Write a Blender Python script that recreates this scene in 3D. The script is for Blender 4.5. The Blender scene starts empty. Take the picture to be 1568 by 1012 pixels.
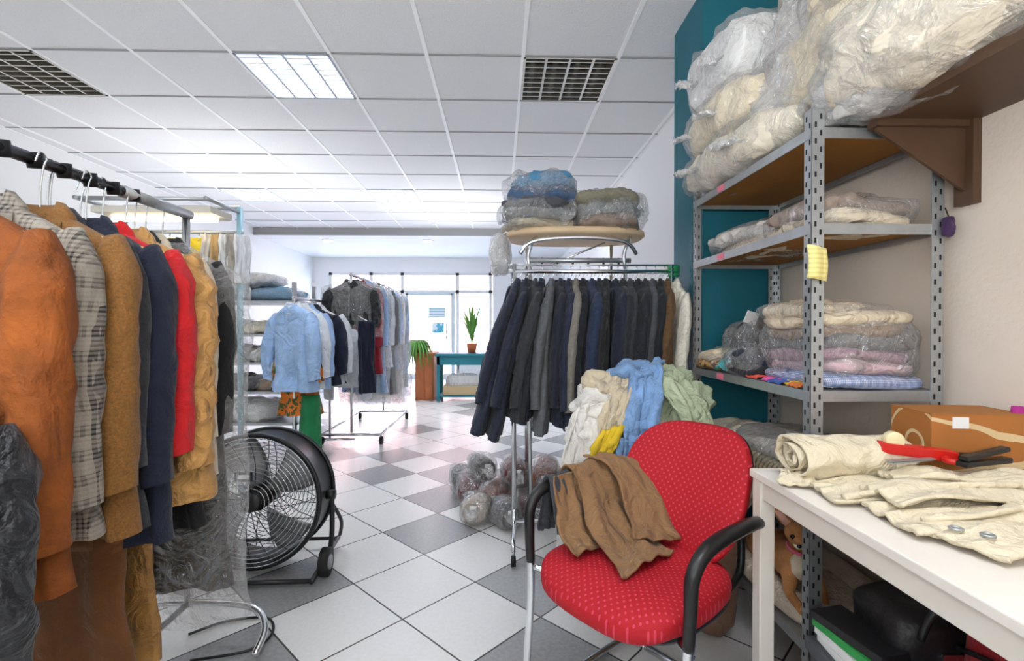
import bpy, math, random
from mathutils import Vector, Matrix, noise, Euler
random.seed(7)
V=Vector
def C(h):
    h=h.lstrip('#'); o=[]
    for i in (0,2,4):
        c=int(h[i:i+2],16)/255
        o.append(c/12.92 if c<=.04045 else ((c+.055)/1.055)**2.4)
    return (o[0],o[1],o[2],1)
_m={}
def mat(name,col,rough=.7,metal=0,bump=0,bs=60,var=0,vs=8,coat=0,emit=0,sheen=0,pattern=None,wr=0,ws=7):
    if name in _m: return _m[name]
    m=bpy.data.materials.new(name); m.use_nodes=True; nt=m.node_tree; N=nt.nodes; L=nt.links
    p=N['Principled BSDF']; c=C(col) if isinstance(col,str) else col
    p.inputs['Base Color'].default_value=c; p.inputs['Roughness'].default_value=rough
    p.inputs['Metallic'].default_value=metal
    p.inputs['Coat Weight'].default_value=coat; p.inputs['Coat Roughness'].default_value=.15
    p.inputs['Sheen Weight'].default_value=sheen
    if emit:
        p.inputs['Emission Color'].default_value=c; p.inputs['Emission Strength'].default_value=emit
    tc=N.new('ShaderNodeTexCoord'); co=tc.outputs['Object']; colout=None
    if var:
        n=N.new('ShaderNodeTexNoise'); n.inputs['Scale'].default_value=vs; n.inputs['Detail'].default_value=6
        n.inputs['Roughness'].default_value=.7
        L.new(co,n.inputs['Vector']); r=N.new('ShaderNodeValToRGB')
        r.color_ramp.elements[0].position=.3; r.color_ramp.elements[1].position=.7
        r.color_ramp.elements[0].color=tuple(max(0,x*(1-var)) for x in c[:3])+(1,)
        r.color_ramp.elements[1].color=tuple(min(1,x*(1+var)) for x in c[:3])+(1,)
        L.new(n.outputs['Fac'],r.inputs[0]); colout=r.outputs[0]
    if pattern:
        kind,c2,sc=pattern; c2=C(c2)
        mx=N.new('ShaderNodeMix'); mx.data_type='RGBA'
        if colout: L.new(colout,mx.inputs[6])
        else: mx.inputs[6].default_value=c
        mx.inputs[7].default_value=c2
        if kind=='plaid':
            s=N.new('ShaderNodeSeparateXYZ'); L.new(co,s.inputs[0]); fs=[]
            for ax,k in ((0,1),(2,1),(0,5),(2,5)):
                a=N.new('ShaderNodeMath'); a.operation='MULTIPLY'; a.inputs[1].default_value=sc*k; L.new(s.outputs[ax],a.inputs[0])
                f=N.new('ShaderNodeMath'); f.operation='FRACT'; L.new(a.outputs[0],f.inputs[0])
                g=N.new('ShaderNodeMath'); g.operation='LESS_THAN'; g.inputs[1].default_value=.45; L.new(f.outputs[0],g.inputs[0]); fs.append(g)
            a1=N.new('ShaderNodeMath'); a1.operation='ADD'; L.new(fs[0].outputs[0],a1.inputs[0]); L.new(fs[1].outputs[0],a1.inputs[1])
            a2=N.new('ShaderNodeMath'); a2.operation='ADD'; L.new(fs[2].outputs[0],a2.inputs[0]); L.new(fs[3].outputs[0],a2.inputs[1])
            a3=N.new('ShaderNodeMath'); a3.operation='MULTIPLY_ADD'; a3.inputs[1].default_value=1; a3.inputs[2].default_value=.35; L.new(a1.outputs[0],a3.inputs[0])
            mu=N.new('ShaderNodeMath'); mu.operation='MULTIPLY'; L.new(a3.outputs[0],mu.inputs[0]); L.new(a2.outputs[0],mu.inputs[1])
            mm=N.new('ShaderNodeMath'); mm.operation='MULTIPLY'; mm.inputs[1].default_value=.25; mm.use_clamp=True; L.new(mu.outputs[0],mm.inputs[0])
            L.new(mm.outputs[0],mx.inputs[0])
        elif kind=='stripe' or kind=='stripez' or kind=='stripey':
            s=N.new('ShaderNodeSeparateXYZ'); L.new(co,s.inputs[0])
            a=N.new('ShaderNodeMath'); a.operation='MULTIPLY'; a.inputs[1].default_value=sc; L.new(s.outputs[{'stripe':0,'stripez':2,'stripey':1}[kind]],a.inputs[0])
            f=N.new('ShaderNodeMath'); f.operation='FRACT'; L.new(a.outputs[0],f.inputs[0])
            g=N.new('ShaderNodeMath'); g.operation='LESS_THAN'; g.inputs[1].default_value=.4; L.new(f.outputs[0],g.inputs[0])
            L.new(g.outputs[0],mx.inputs[0])
        elif kind=='dots':
            sc1=N.new('ShaderNodeMapping'); sc1.inputs['Scale'].default_value=(sc,sc,sc); sc1.inputs['Rotation'].default_value=(0,0,.785)
            L.new(tc.outputs['UV'],sc1.inputs[0])
            fr=N.new('ShaderNodeVectorMath'); fr.operation='FRACTION'; L.new(sc1.outputs[0],fr.inputs[0])
            sb=N.new('ShaderNodeVectorMath'); sb.operation='DISTANCE'; sb.inputs[1].default_value=(.5,.5,0); L.new(fr.outputs[0],sb.inputs[0])
            g=N.new('ShaderNodeMath'); g.operation='LESS_THAN'; g.inputs[1].default_value=.2; L.new(sb.outputs['Value'],g.inputs[0])
            L.new(g.outputs[0],mx.inputs[0])
        elif kind=='wave':
            w=N.new('ShaderNodeTexWave'); w.wave_type='RINGS'; w.inputs['Scale'].default_value=sc; w.inputs['Distortion'].default_value=2
            L.new(co,w.inputs['Vector']); g=N.new('ShaderNodeMath'); g.operation='GREATER_THAN'; g.inputs[1].default_value=.965
            L.new(w.outputs['Fac'],g.inputs[0]); L.new(g.outputs[0],mx.inputs[0])
        elif kind=='blotch':
            n=N.new('ShaderNodeTexNoise'); n.inputs['Scale'].default_value=sc; n.inputs['Detail'].default_value=3; L.new(co,n.inputs['Vector'])
            g=N.new('ShaderNodeMath'); g.operation='GREATER_THAN'; g.inputs[1].default_value=.52; L.new(n.outputs['Fac'],g.inputs[0]); L.new(g.outputs[0],mx.inputs[0])
        colout=mx.outputs[2]
    if colout: L.new(colout,p.inputs['Base Color'])
    last=None
    if wr:
        n=N.new('ShaderNodeTexNoise'); n.inputs['Scale'].default_value=ws; n.inputs['Detail'].default_value=4; n.inputs['Distortion'].default_value=1.2
        L.new(co,n.inputs['Vector']); b=N.new('ShaderNodeBump'); b.inputs['Strength'].default_value=wr; b.inputs['Distance'].default_value=.06
        L.new(n.outputs['Fac'],b.inputs['Height']); last=b
    if bump:
        n=N.new('ShaderNodeTexNoise'); n.inputs['Scale'].default_value=bs; n.inputs['Detail'].default_value=3
        L.new(co,n.inputs['Vector']); b=N.new('ShaderNodeBump'); b.inputs['Strength'].default_value=bump; b.inputs['Distance'].default_value=.01
        L.new(n.outputs['Fac'],b.inputs['Height'])
        if last: L.new(last.outputs[0],b.inputs['Normal'])
        last=b
    if last:
        L.new(last.outputs[0],p.inputs['Normal'])
        if coat: L.new(last.outputs[0],p.inputs['Coat Normal'])
    _m[name]=m; return m
def cloth(name,col,**k):
    d=dict(rough=.85,bump=.25,bs=220,var=.12,vs=10,wr=.5,ws=7,sheen=.1); d.update(k); return mat(name,col,**d)
def plastic_film(name,fac=.2,edge=.4,dif=.4,tint=(1,1,1,1)):
    m=bpy.data.materials.new(name); m.use_nodes=True; nt=m.node_tree; N=nt.nodes; L=nt.links; N.clear()
    o=N.new('ShaderNodeOutputMaterial'); t=N.new('ShaderNodeBsdfTransparent'); g=N.new('ShaderNodeBsdfGlossy'); d=N.new('ShaderNodeBsdfDiffuse')
    t.inputs[0].default_value=(.99,.99,.99,1)
    g.inputs['Roughness'].default_value=.13; d.inputs[0].default_value=tint
    tc=N.new('ShaderNodeTexCoord'); n=N.new('ShaderNodeTexNoise'); n.inputs['Scale'].default_value=11; n.inputs['Detail'].default_value=3; n.inputs['Distortion'].default_value=1.8
    L.new(tc.outputs['Object'],n.inputs['Vector']); b=N.new('ShaderNodeBump'); b.inputs['Strength'].default_value=1; b.inputs['Distance'].default_value=.06
    L.new(n.outputs['Fac'],b.inputs['Height']); L.new(b.outputs[0],g.inputs['Normal'])
    m1=N.new('ShaderNodeMixShader'); m1.inputs[0].default_value=dif; L.new(g.outputs[0],m1.inputs[1]); L.new(d.outputs[0],m1.inputs[2])
    m2=N.new('ShaderNodeMixShader'); lw=N.new('ShaderNodeLayerWeight'); lw.inputs[0].default_value=.3; L.new(b.outputs[0],lw.inputs['Normal'])
    a=N.new('ShaderNodeMath'); a.operation='MULTIPLY_ADD'; a.inputs[1].default_value=edge; a.inputs[2].default_value=fac; a.use_clamp=True
    L.new(lw.outputs['Facing'],a.inputs[0]); L.new(a.outputs[0],m2.inputs[0]); L.new(t.outputs[0],m2.inputs[1]); L.new(m1.outputs[0],m2.inputs[2])
    L.new(m2.outputs[0],o.inputs[0]); return m
FILM=plastic_film('plastic_film',.12,.45,.3)
FILM2=plastic_film('plastic_film_milky',.28,.45,.5)
FILM3=plastic_film('plastic_film_shiny',.2,.5,.25)

class B:
    def __init__(s,name): s.n=name;s.v=[];s.f=[];s.mi=[];s.sm=[];s.uv=[];s.mats=[];s.M=Matrix.Identity(4)
    def add(s,vs,fs,m,smooth=True,uvs=None):
        o=len(s.v)
        for i,p in enumerate(vs):
            s.v.append(s.M@V(p)); s.uv.append(uvs[i] if uvs else (0,0))
        if m not in s.mats: s.mats.append(m)
        k=s.mats.index(m)
        for f in fs: s.f.append([o+i for i in f]); s.mi.append(k); s.sm.append(smooth)
    def box(s,c,size,m,rot=(0,0,0)):
        R=Euler(rot).to_matrix(); c=V(c); vs=[]
        for x in(-.5,.5):
            for y in(-.5,.5):
                for z in(-.5,.5): vs.append(c+R@V((x*size[0],y*size[1],z*size[2])))
        s.add(vs,[(0,1,3,2),(4,6,7,5),(0,4,5,1),(2,3,7,6),(0,2,6,4),(1,5,7,3)],m,False)
    def bb(s,a,b_,m): s.box([(a[i]+b_[i])/2 for i in range(3)],[abs(b_[i]-a[i]) for i in range(3)],m)
    def loft(s,rings,m,cap0=True,cap1=True,smooth=True,closed=True):
        n=len(rings[0]); vs=[p for r in rings for p in r]; fs=[]
        for i in range(len(rings)-1):
            for j in range(n if closed else n-1):
                k=(j+1)%n; fs.append((i*n+j,i*n+k,(i+1)*n+k,(i+1)*n+j))
        if cap0: fs.append(tuple(range(n))[::-1])
        if cap1: fs.append(tuple((len(rings)-1)*n+j for j in range(n)))
        s.add(vs,fs,m,smooth)
    def tube(s,pts,r,m,seg=8,smooth=0,closed=False,sq=1):
        pts=[V(p) for p in pts]
        if smooth:
            q=[];n=len(pts)
            for i in range(n if closed else n-1):
                if closed: p0,p1,p2,p3=pts[i-1],pts[i],pts[(i+1)%n],pts[(i+2)%n]
                else: p0,p1,p2,p3=pts[max(i-1,0)],pts[i],pts[i+1],pts[min(i+2,n-1)]
                for k in range(smooth):
                    t=k/smooth
                    q.append(.5*((2*p1)+(p2-p0)*t+(2*p0-5*p1+4*p2-p3)*t*t+(3*p1-p0-3*p2+p3)*t**3))
            if not closed: q.append(pts[-1])
            if not isinstance(r,(int,float)):
                rr=[]; 
                for i in range(len(q)):
                    t=i/(len(q)-1)*(len(r)-1); a=int(min(t,len(r)-2)); rr.append(r[a]+(r[a+1]-r[a])*(t-a))
                r=rr
            pts=q
        n=len(pts); rings=[]; up=None
        for i in range(n):
            if closed: d=(pts[(i+1)%n]-pts[i-1])
            else: d=pts[min(i+1,n-1)]-pts[max(i-1,0)]
            d.normalize()
            if up is None:
                up=V((0,0,1)) if abs(d.z)<.9 else V((1,0,0))
            up=(up-d*up.dot(d)).normalized(); sd=d.cross(up)
            ri=r if isinstance(r,(int,float)) else r[i]
            rings.append([pts[i]+(sd*math.cos(a)+up*sq*math.sin(a))*ri for a in [2*math.pi*j/seg for j in range(seg)]])
        if closed: rings.append(rings[0])
        s.loft(rings,m,not closed,not closed)
    def sell(s,c,half,m,e=.6,e2=None,n=16,k=32,amp=0,freq=6,rot=(0,0,0),seed=0,fn=None):
        e2=e2 or e; R=Euler(rot).to_matrix(); c=V(c)
        sp=lambda x,p: math.copysign(abs(x)**p,x)
        def P(ph,th):
            q=V((half[0]*sp(math.cos(ph),e)*sp(math.cos(th),e2),half[1]*sp(math.cos(ph),e)*sp(math.sin(th),e2),half[2]*sp(math.sin(ph),e)))
            uv=(q.x,q.y) if half[2]<half[1] else (q.x,q.z)
            if amp:
                w=c+q; a=noise.noise(w*freq+V((seed,0,0))); a2=noise.noise(w*freq*2.3+V((0,seed,3)))
                q=q+V((q.x/half[0],q.y/half[1],q.z/half[2])).normalized()*amp*((1-3.2*abs(a))*.7+(1-3*abs(a2))*.25)
            if fn: q=fn(q)
            return c+R@q,uv
        vs=[];uvs=[];fs=[]
        for i in range(1,n):
            ph=-math.pi/2+math.pi*i/n
            for j in range(k):
                a,u=P(ph,2*math.pi*j/k); vs.append(a);uvs.append(u)
        for i in range(n-2):
            for j in range(k):
                l=(j+1)%k; fs.append((i*k+j,i*k+l,(i+1)*k+l,(i+1)*k+j))
        a,u=P(-math.pi/2+1e-6,0);vs.append(a);uvs.append(u);a,u=P(math.pi/2-1e-6,0);vs.append(a);uvs.append(u)
        p0=len(vs)-2
        for j in range(k):
            l=(j+1)%k; fs.append((p0,l,j)); fs.append((p0+1,(n-2)*k+j,(n-2)*k+l))
        s.add(vs,fs,m,True,uvs)
    def sheet(s,fn,nu,nv,m,th=.004,uvs=1):
        P=[[V(fn(i/nu,j/nv)) for j in range(nv+1)] for i in range(nu+1)]
        vs=[];uv=[]
        for sgn in(0,1):
            for i in range(nu+1):
                for j in range(nv+1):
                    du=P[min(i+1,nu)][j]-P[max(i-1,0)][j]; dv=P[i][min(j+1,nv)]-P[i][max(j-1,0)]
                    nn=du.cross(dv); 
                    if nn.length>1e-9: nn.normalize()
                    vs.append(P[i][j]-nn*th*sgn); uv.append((i/nu*uvs,j/nv*uvs))
        w=nv+1; o=(nu+1)*w; fs=[]
        for i in range(nu):
            for j in range(nv):
                a=i*w+j; fs.append((a,a+w,a+w+1,a+1)); fs.append((o+a,o+a+1,o+a+w+1,o+a+w))
        for i in range(nu):
            a=i*w; fs.append((a,o+a,o+a+w,a+w)); a=i*w+nv; fs.append((a,a+w,o+a+w,o+a))
        for j in range(nv):
            a=j; fs.append((a,a+1,o+a+1,o+a)); a=nu*w+j; fs.append((a,o+a,o+a+1,a+1))
        s.add(vs,fs,m,True,uv)
    def drape(s,path,wv,m,amp=.015,freq=9,seed=0,nv=24,sm=8,th=.006,taper=None):
        pts=[V(p) for p in path]; q=[]; n=len(pts)
        for i in range(n-1):
            p0,p1,p2,p3=pts[max(i-1,0)],pts[i],pts[i+1],pts[min(i+2,n-1)]
            for k in range(sm):
                t=k/sm; q.append(.5*((2*p1)+(p2-p0)*t+(2*p0-5*p1+4*p2-p3)*t*t+(3*p1-p0-3*p2+p3)*t**3))
        q.append(pts[-1]); wv=V(wv); L=len(q)-1
        def fn(u,v):
            i=int(round(u*L)); d=(q[min(i+1,L)]-q[max(i-1,0)]).normalized(); nn=d.cross(wv).normalized()
            w=1 if not taper else taper[0]+(taper[1]-taper[0])*u
            edge=.25*noise.noise(V((u*3+seed,round(v)*4,7)))+.08*noise.noise(V((u*9+seed,round(v)*4,3)))
            p=q[i]+wv*((v-.5)*w*(1+edge))
            a=noise.noise(V((u*2.5+seed,v*freq*.6,0)))+.45*noise.noise(V((u*freq*.8+seed,v*freq*.8,2)))
            return p+nn*amp*(1.6*a)
        s.sheet(fn,L,nv,m,th)
    def done(s,bevel=0,parent=None,name=None):
        me=bpy.data.meshes.new(s.n); c=V((0,0,0))
        if s.v:
            mn=V([min(p[i] for p in s.v) for i in range(3)]); mx=V([max(p[i] for p in s.v) for i in range(3)]); c=(mn+mx)/2
        me.from_pydata([p-c for p in s.v],[],s.f)
        for m in s.mats: me.materials.append(m)
        me.polygons.foreach_set('material_index',s.mi); me.polygons.foreach_set('use_smooth',s.sm)
        ul=me.uv_layers.new(name='UV')
        for l in me.loops: ul.data[l.index].uv=s.uv[l.vertex_index]
        me.update(); ob=bpy.data.objects.new(s.n,me); ob.location=c; bpy.context.scene.collection.objects.link(ob)
        if bevel:
            bm=ob.modifiers.new('bevel','BEVEL'); bm.width=bevel; bm.segments=2; bm.limit_method='ANGLE'
        if parent: ob.parent=parent
        return ob
def empty(name,loc=(0,0,0)):
    e=bpy.data.objects.new(name,None); bpy.context.scene.collection.objects.link(e); e.location=(0,0,0); return e

# ---------- materials
chrome=mat('chrome','#dfe2e5',.18,1); steel=mat('galvanised_steel','#b4b8ba',.38,.7,bump=.1,bs=30,var=.1,vs=20)
black=mat('black_plastic','#141415',.38); dark=mat('dark_metal','#2c2e30',.45,.4); holem=mat('slot_dark','#1a1a1a',.9)
white=mat('white_paint','#eeeeec',.7); hang_w=mat('hanger_wood','#caa877',.5)
rubber=mat('rubber','#1b1b1c',.7)

# ---------- ROOM
CZ=2.89; XL=-4.2; XR=1.40; YB=-1.6; YE=8.45; YF=11.2
def floor_mat():
    m=bpy.data.materials.new('floor_tiles'); m.use_nodes=True; nt=m.node_tree; N=nt.nodes; L=nt.links; p=N['Principled BSDF']
    tc=N.new('ShaderNodeTexCoord'); mp=N.new('ShaderNodeMapping'); mp.inputs['Rotation'].default_value=(0,0,math.radians(45)); mp.inputs['Scale'].default_value=(2.5,2.5,0)
    mp.inputs['Location'].default_value=(.35,.1,0)
    L.new(tc.outputs['Object'],mp.inputs[0])
    fl=N.new('ShaderNodeVectorMath'); fl.operation='FLOOR'; L.new(mp.outputs[0],fl.inputs[0])
    fr=N.new('ShaderNodeVectorMath'); fr.operation='FRACTION'; L.new(mp.outputs[0],fr.inputs[0])
    wn=N.new('ShaderNodeTexWhiteNoise'); wn.noise_dimensions='2D'; L.new(fl.outputs[0],wn.inputs['Vector'])
    s=N.new('ShaderNodeSeparateXYZ'); L.new(fl.outputs[0],s.inputs[0])
    def M(op,a,b=None,cl=False):
        x=N.new('ShaderNodeMath'); x.operation=op; x.use_clamp=cl
        for i,q in enumerate((a,b)):
            if q is None: continue
            if isinstance(q,(int,float)): x.inputs[i].default_value=q
            else: L.new(q,x.inputs[i])
        return x.outputs[0]
    par=M('FLOORED_MODULO',M('ADD',s.outputs[0],s.outputs[1]),2.0)
    # fewer grey tiles in the working end of the shop (cells before row index, in tile space x+y ~ world y)
    g=M('MULTIPLY',M('GREATER_THAN',par,.5),M('GREATER_THAN',wn.outputs['Value'],.56))
    g=M('MULTIPLY',g,M('ADD',.5,M('MULTIPLY',wn.outputs['Value'],.42)))
    sf=N.new('ShaderNodeSeparateXYZ'); L.new(fr.outputs[0],sf.inputs[0])
    gx=M('ABSOLUTE',M('SUBTRACT',sf.outputs[0],.5)); gy=M('ABSOLUTE',M('SUBTRACT',sf.outputs[1],.5))
    gr=M('GREATER_THAN',M('MAXIMUM',gx,gy),.491)
    n=N.new('ShaderNodeTexNoise'); n.inputs['Scale'].default_value=60; n.inputs['Detail'].default_value=5; L.new(tc.outputs['Object'],n.inputs['Vector'])
    r1=N.new('ShaderNodeValToRGB'); r1.color_ramp.elements[0].color=C('#6f7073'); r1.color_ramp.elements[1].color=C('#a2a3a4'); L.new(n.outputs['Fac'],r1.inputs[0])
    r2=N.new('ShaderNodeValToRGB'); r2.color_ramp.elements[0].color=C('#dcdbd8'); r2.color_ramp.elements[1].color=C('#efeeec'); L.new(n.outputs['Fac'],r2.inputs[0])
    m1=N.new('ShaderNodeMix'); m1.data_type='RGBA'; L.new(g,m1.inputs[0]); L.new(r2.outputs[0],m1.inputs[6]); L.new(r1.outputs[0],m1.inputs[7])
    m2=N.new('ShaderNodeMix'); m2.data_type='RGBA'; L.new(gr,m2.inputs[0]); L.new(m1.outputs[2],m2.inputs[6]); m2.inputs[7].default_value=C('#4a4a4a')
    L.new(m2.outputs[2],p.inputs['Base Color']); p.inputs['Roughness'].default_value=.26
    return m
b=B('floor'); b.bb((XL-.1,YB-.1,-.1),(XR+.1,YF,0),floor_mat()); fo=b.done(); 
wallw=mat('wall_white','#efefee',.85,bump=.1,bs=80); beige=mat('wall_beige','#e8dbcc',.85,bump=.15,bs=60,var=.03,vs=3)
teal=mat('teal_paint','#0a6676',.6,bump=.1,bs=60,var=.06,vs=3)
b=B('wall_left'); b.bb((XL-.1,YB,0),(XL,YF,CZ),wallw); b.done()
b=B('wall_right'); b.bb((XR,YB,0),(XR+.1,2.42,CZ),beige); b.bb((XR,2.42,0),(XR+.1,YF,CZ),wallw); b.done()
b=B('wall_back'); b.bb((XL-.1,YB-.1,0),(XR+.1,YB,CZ),wallw); b.done()
b=B('teal_column'); b.bb((1.02,2.42,0),(XR,2.82,CZ),teal); b.done()
# ceiling
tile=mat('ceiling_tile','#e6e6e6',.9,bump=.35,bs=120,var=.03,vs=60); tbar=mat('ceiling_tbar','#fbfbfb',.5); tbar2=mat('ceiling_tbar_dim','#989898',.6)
xs=[.15+.6*k for k in range(-8,4)]; xs=[x for x in xs if XL<x<XR]; ys=[3.05+.6*k for k in range(-8,10)]; ys=[y for y in ys if YB<y<YE]
xe=[XL]+xs+[XR]; ye=[YB]+ys+[YE]
lums=[(-3.45,3.05,0),(-1.65,3.05,1),(.15,3.05,0),(-3.45,6.05,1),(-1.65,6.05,1),(.15,6.05,1),(-1.65,.05,1),(.15,.05,1),(-3.45,.05,1)]
def isl(x,y): return any(abs(x-a)<.05 and abs(y-c)<.05 for a,c,_ in lums)
b=B('ceiling')
for i in range(len(xe)-1):
    for j in range(len(ye)-1):
        if isl(xe[i],ye[j]): continue
        b.bb((xe[i],ye[j],CZ),(xe[i+1],ye[j+1],CZ+.02),tile)
for x in xe: b.bb((x-.012,YB,CZ-.006),(x+.012,YE,CZ+.004),tbar)
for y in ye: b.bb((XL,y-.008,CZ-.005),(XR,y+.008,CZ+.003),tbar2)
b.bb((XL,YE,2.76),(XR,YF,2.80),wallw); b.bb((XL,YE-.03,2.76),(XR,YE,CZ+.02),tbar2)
b.bb((XL-.1,YB-.1,CZ+.25),(XR+.1,YF,CZ+.3),wallw)
b.done()
lit=mat('luminaire_glow','#f4f8ff',.5,emit=30); alu=mat('louvre_aluminium','#c8c4ba',.25,.9); louvw=mat('louvre_white','#9aa3ae',.4)
inner=mat('luminaire_inside','#4a463c',.4,.6)
for x,y,on in lums:
    b=B('ceiling_light_panel'); z=CZ
    lm=louvw if on else alu; bk=inner
    b.bb((x+.012,y+.012,z+.09),(x+.588,y+.588,z+.10),lit if on else inner)
    for (a,c) in (((x+.004,y+.004),(x+.02,y+.596)),((x+.58,y+.004),(x+.596,y+.596)),((x+.004,y+.004),(x+.596,y+.02)),((x+.004,y+.58),(x+.596,y+.596))):
        b.bb((a[0],a[1],z-.008),(c[0],c[1],z+.1),lm)
    for k in range(1,4):
        b.bb((x+.15*k-.008,y+.02,z-.004),(x+.15*k+.008,y+.58,z+.055),lm)
    for k in range(1,9):
        b.bb((x+.02,y+.0666*k-.005,z-.002),(x+.58,y+.0666*k+.005,z+.045),lm)
    if not on:
        for k in range(4): b.tube([(x+.075+.15*k,y+.04,z+.07),(x+.075+.15*k,y+.56,z+.07)],.013,mat('fluorescent_tube_off','#e9e6dc',.3),seg=8)
    b.done()
for x in (-3.1,-1.3):
    b=B('recessed_downlight'); b.tube([(x,8.9,2.76),(x,8.9,2.745)],.1,white,seg=24); b.tube([(x,8.9,2.746),(x,8.9,2.74)],.08,mat('downlight_glow','#ffffff',.5,emit=60),seg=24); b.done()

# shopfront
frame=mat('shopfront_frame','#e2e2df',.4,.0); 
gl=bpy.data.materials.new('window_glass'); gl.use_nodes=True; _n=gl.node_tree; _n.nodes.clear()
_o=_n.nodes.new('ShaderNodeOutputMaterial'); _t=_n.nodes.new('ShaderNodeBsdfTransparent'); _g=_n.nodes.new('ShaderNodeBsdfGlossy'); _g.inputs['Roughness'].default_value=.02; _x=_n.nodes.new('ShaderNodeMixShader'); _x.inputs[0].default_value=.06
_n.links.new(_t.outputs[0],_x.inputs[1]); _n.links.new(_g.outputs[0],_x.inputs[2]); _n.links.new(_x.outputs[0],_o.inputs[0])
b=B('wall_front'); b.bb((XL,YF-.1,2.42),(XR,YF,2.8),wallw); b.bb((XL,YF-.1,0),(XL+.35,YF,2.42),wallw); b.bb((-.15,YF-.1,0),(XR,YF,2.42),wallw); b.done()
b=B('window_1')
for x in (-3.82,-2.9,-2.2): b.bb((x-.035,YF-.09,0),(x+.035,YF-.02,2.42),frame)
b.bb((-3.85,YF-.09,0),(-2.2,YF-.02,.35),frame); b.bb((-3.85,YF-.09,1.95),(-.15,YF-.02,2.02),frame); b.bb((-3.85,YF-.09,2.36),(-.15,YF-.02,2.42),frame)
b.bb((-3.85,YF-.06,.35),(-.15,YF-.05,2.4),gl)
for x in (-.95,-.2): b.bb((x-.035,YF-.09,0),(x+.035,YF-.02,2.42),frame)
b.bb((-.95,YF-.09,0),(-.2,YF-.02,.35),frame)
for k in range(12): b.bb((-3.8,YF+.05,2.02+.03*k),(-.2,YF+.06,2.035+.03*k),frame)
b.done()
b=B('door_1')
for x in (-2.1,-1.05): b.bb((x-.04,YF-.16,0),(x+.04,YF-.1,1.95),mat('door_frame','#ccd8dc',.4,.0))
b.bb((-2.1,YF-.16,1.9),(-1.05,YF-.1,1.97),mat('door_frame','#ccd8dc',.4,.0))
b.bb((-2.1,YF-.16,0),(-1.05,YF-.1,.12),frame); b.bb((-1.2,YF-.2,.9),(-1.17,YF-.16,1.3),chrome); b.done()
b=B('window_poster'); b.bb((-1.52,YF-.13,1.05),(-1.25,YF-.12,1.28),mat('poster_blue','#58b3cc',.5,pattern=('blotch','#e8f6fa',9))); b.bb((-1.6,YF-.13,1.4),(-1.22,YF-.12,1.62),mat('poster_white','#e8eef0',.5,pattern=('stripez','#9dc9d6',16))); b.done()
b=B('street_pavement'); b.bb((-14,YF,-.12),(10,30,-.02),mat('pavement','#dcd8d2',.9)); b.done()
b=B('facade_across_street'); fm=mat('facade_brick','#e9b0a4',.9,bump=.2,var=.1,vs=3); b.bb((-14,20,-.02),(10,20.5,6),fm)
for i in range(9):
    b.bb((-13+2.4*i,19.9,.9),(-11.8+2.4*i,20,2.6),mat('facade_window','#d5e2e7',.3)); b.bb((-13.1+2.4*i,19.85,.8),(-11.7+2.4*i,20,.9),white)
b.done()

# ---------- garments
def interp(tab,z):
    for i in range(len(tab)-1):
        if tab[i+1][0]<=z<=tab[i][0]:
            t=(tab[i][0]-z)/(tab[i][0]-tab[i+1][0]); return [tab[i][k]+(tab[i+1][k]-tab[i][k])*t for k in range(1,3)]
    return tab[-1][1:]
lining=mat('lining_dark','#1e1d20',.7)
btn=mat('button','#3a2a1c',.4)
def hanger(b,W=.2,m=None,drop=.09,hk=0):
    m=m or hang_w
    b.tube([(0,-.012,hk-.012),(.0,.0,hk+.016),(0,.016,hk+.004),(0,.008,hk-.02),(0,0,hk*.5-.04),(0,0,-drop+.02)],.0024,chrome,seg=6,smooth=4)
    b.tube([(-W+.02,0,-drop-.055),(-W*.5,0,-drop-.02),(0,0,-drop+.022),(W*.5,0,-drop-.02),(W-.02,0,-drop-.055)],[.012,.011,.009,.011,.012],m,seg=8,smooth=4)
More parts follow.
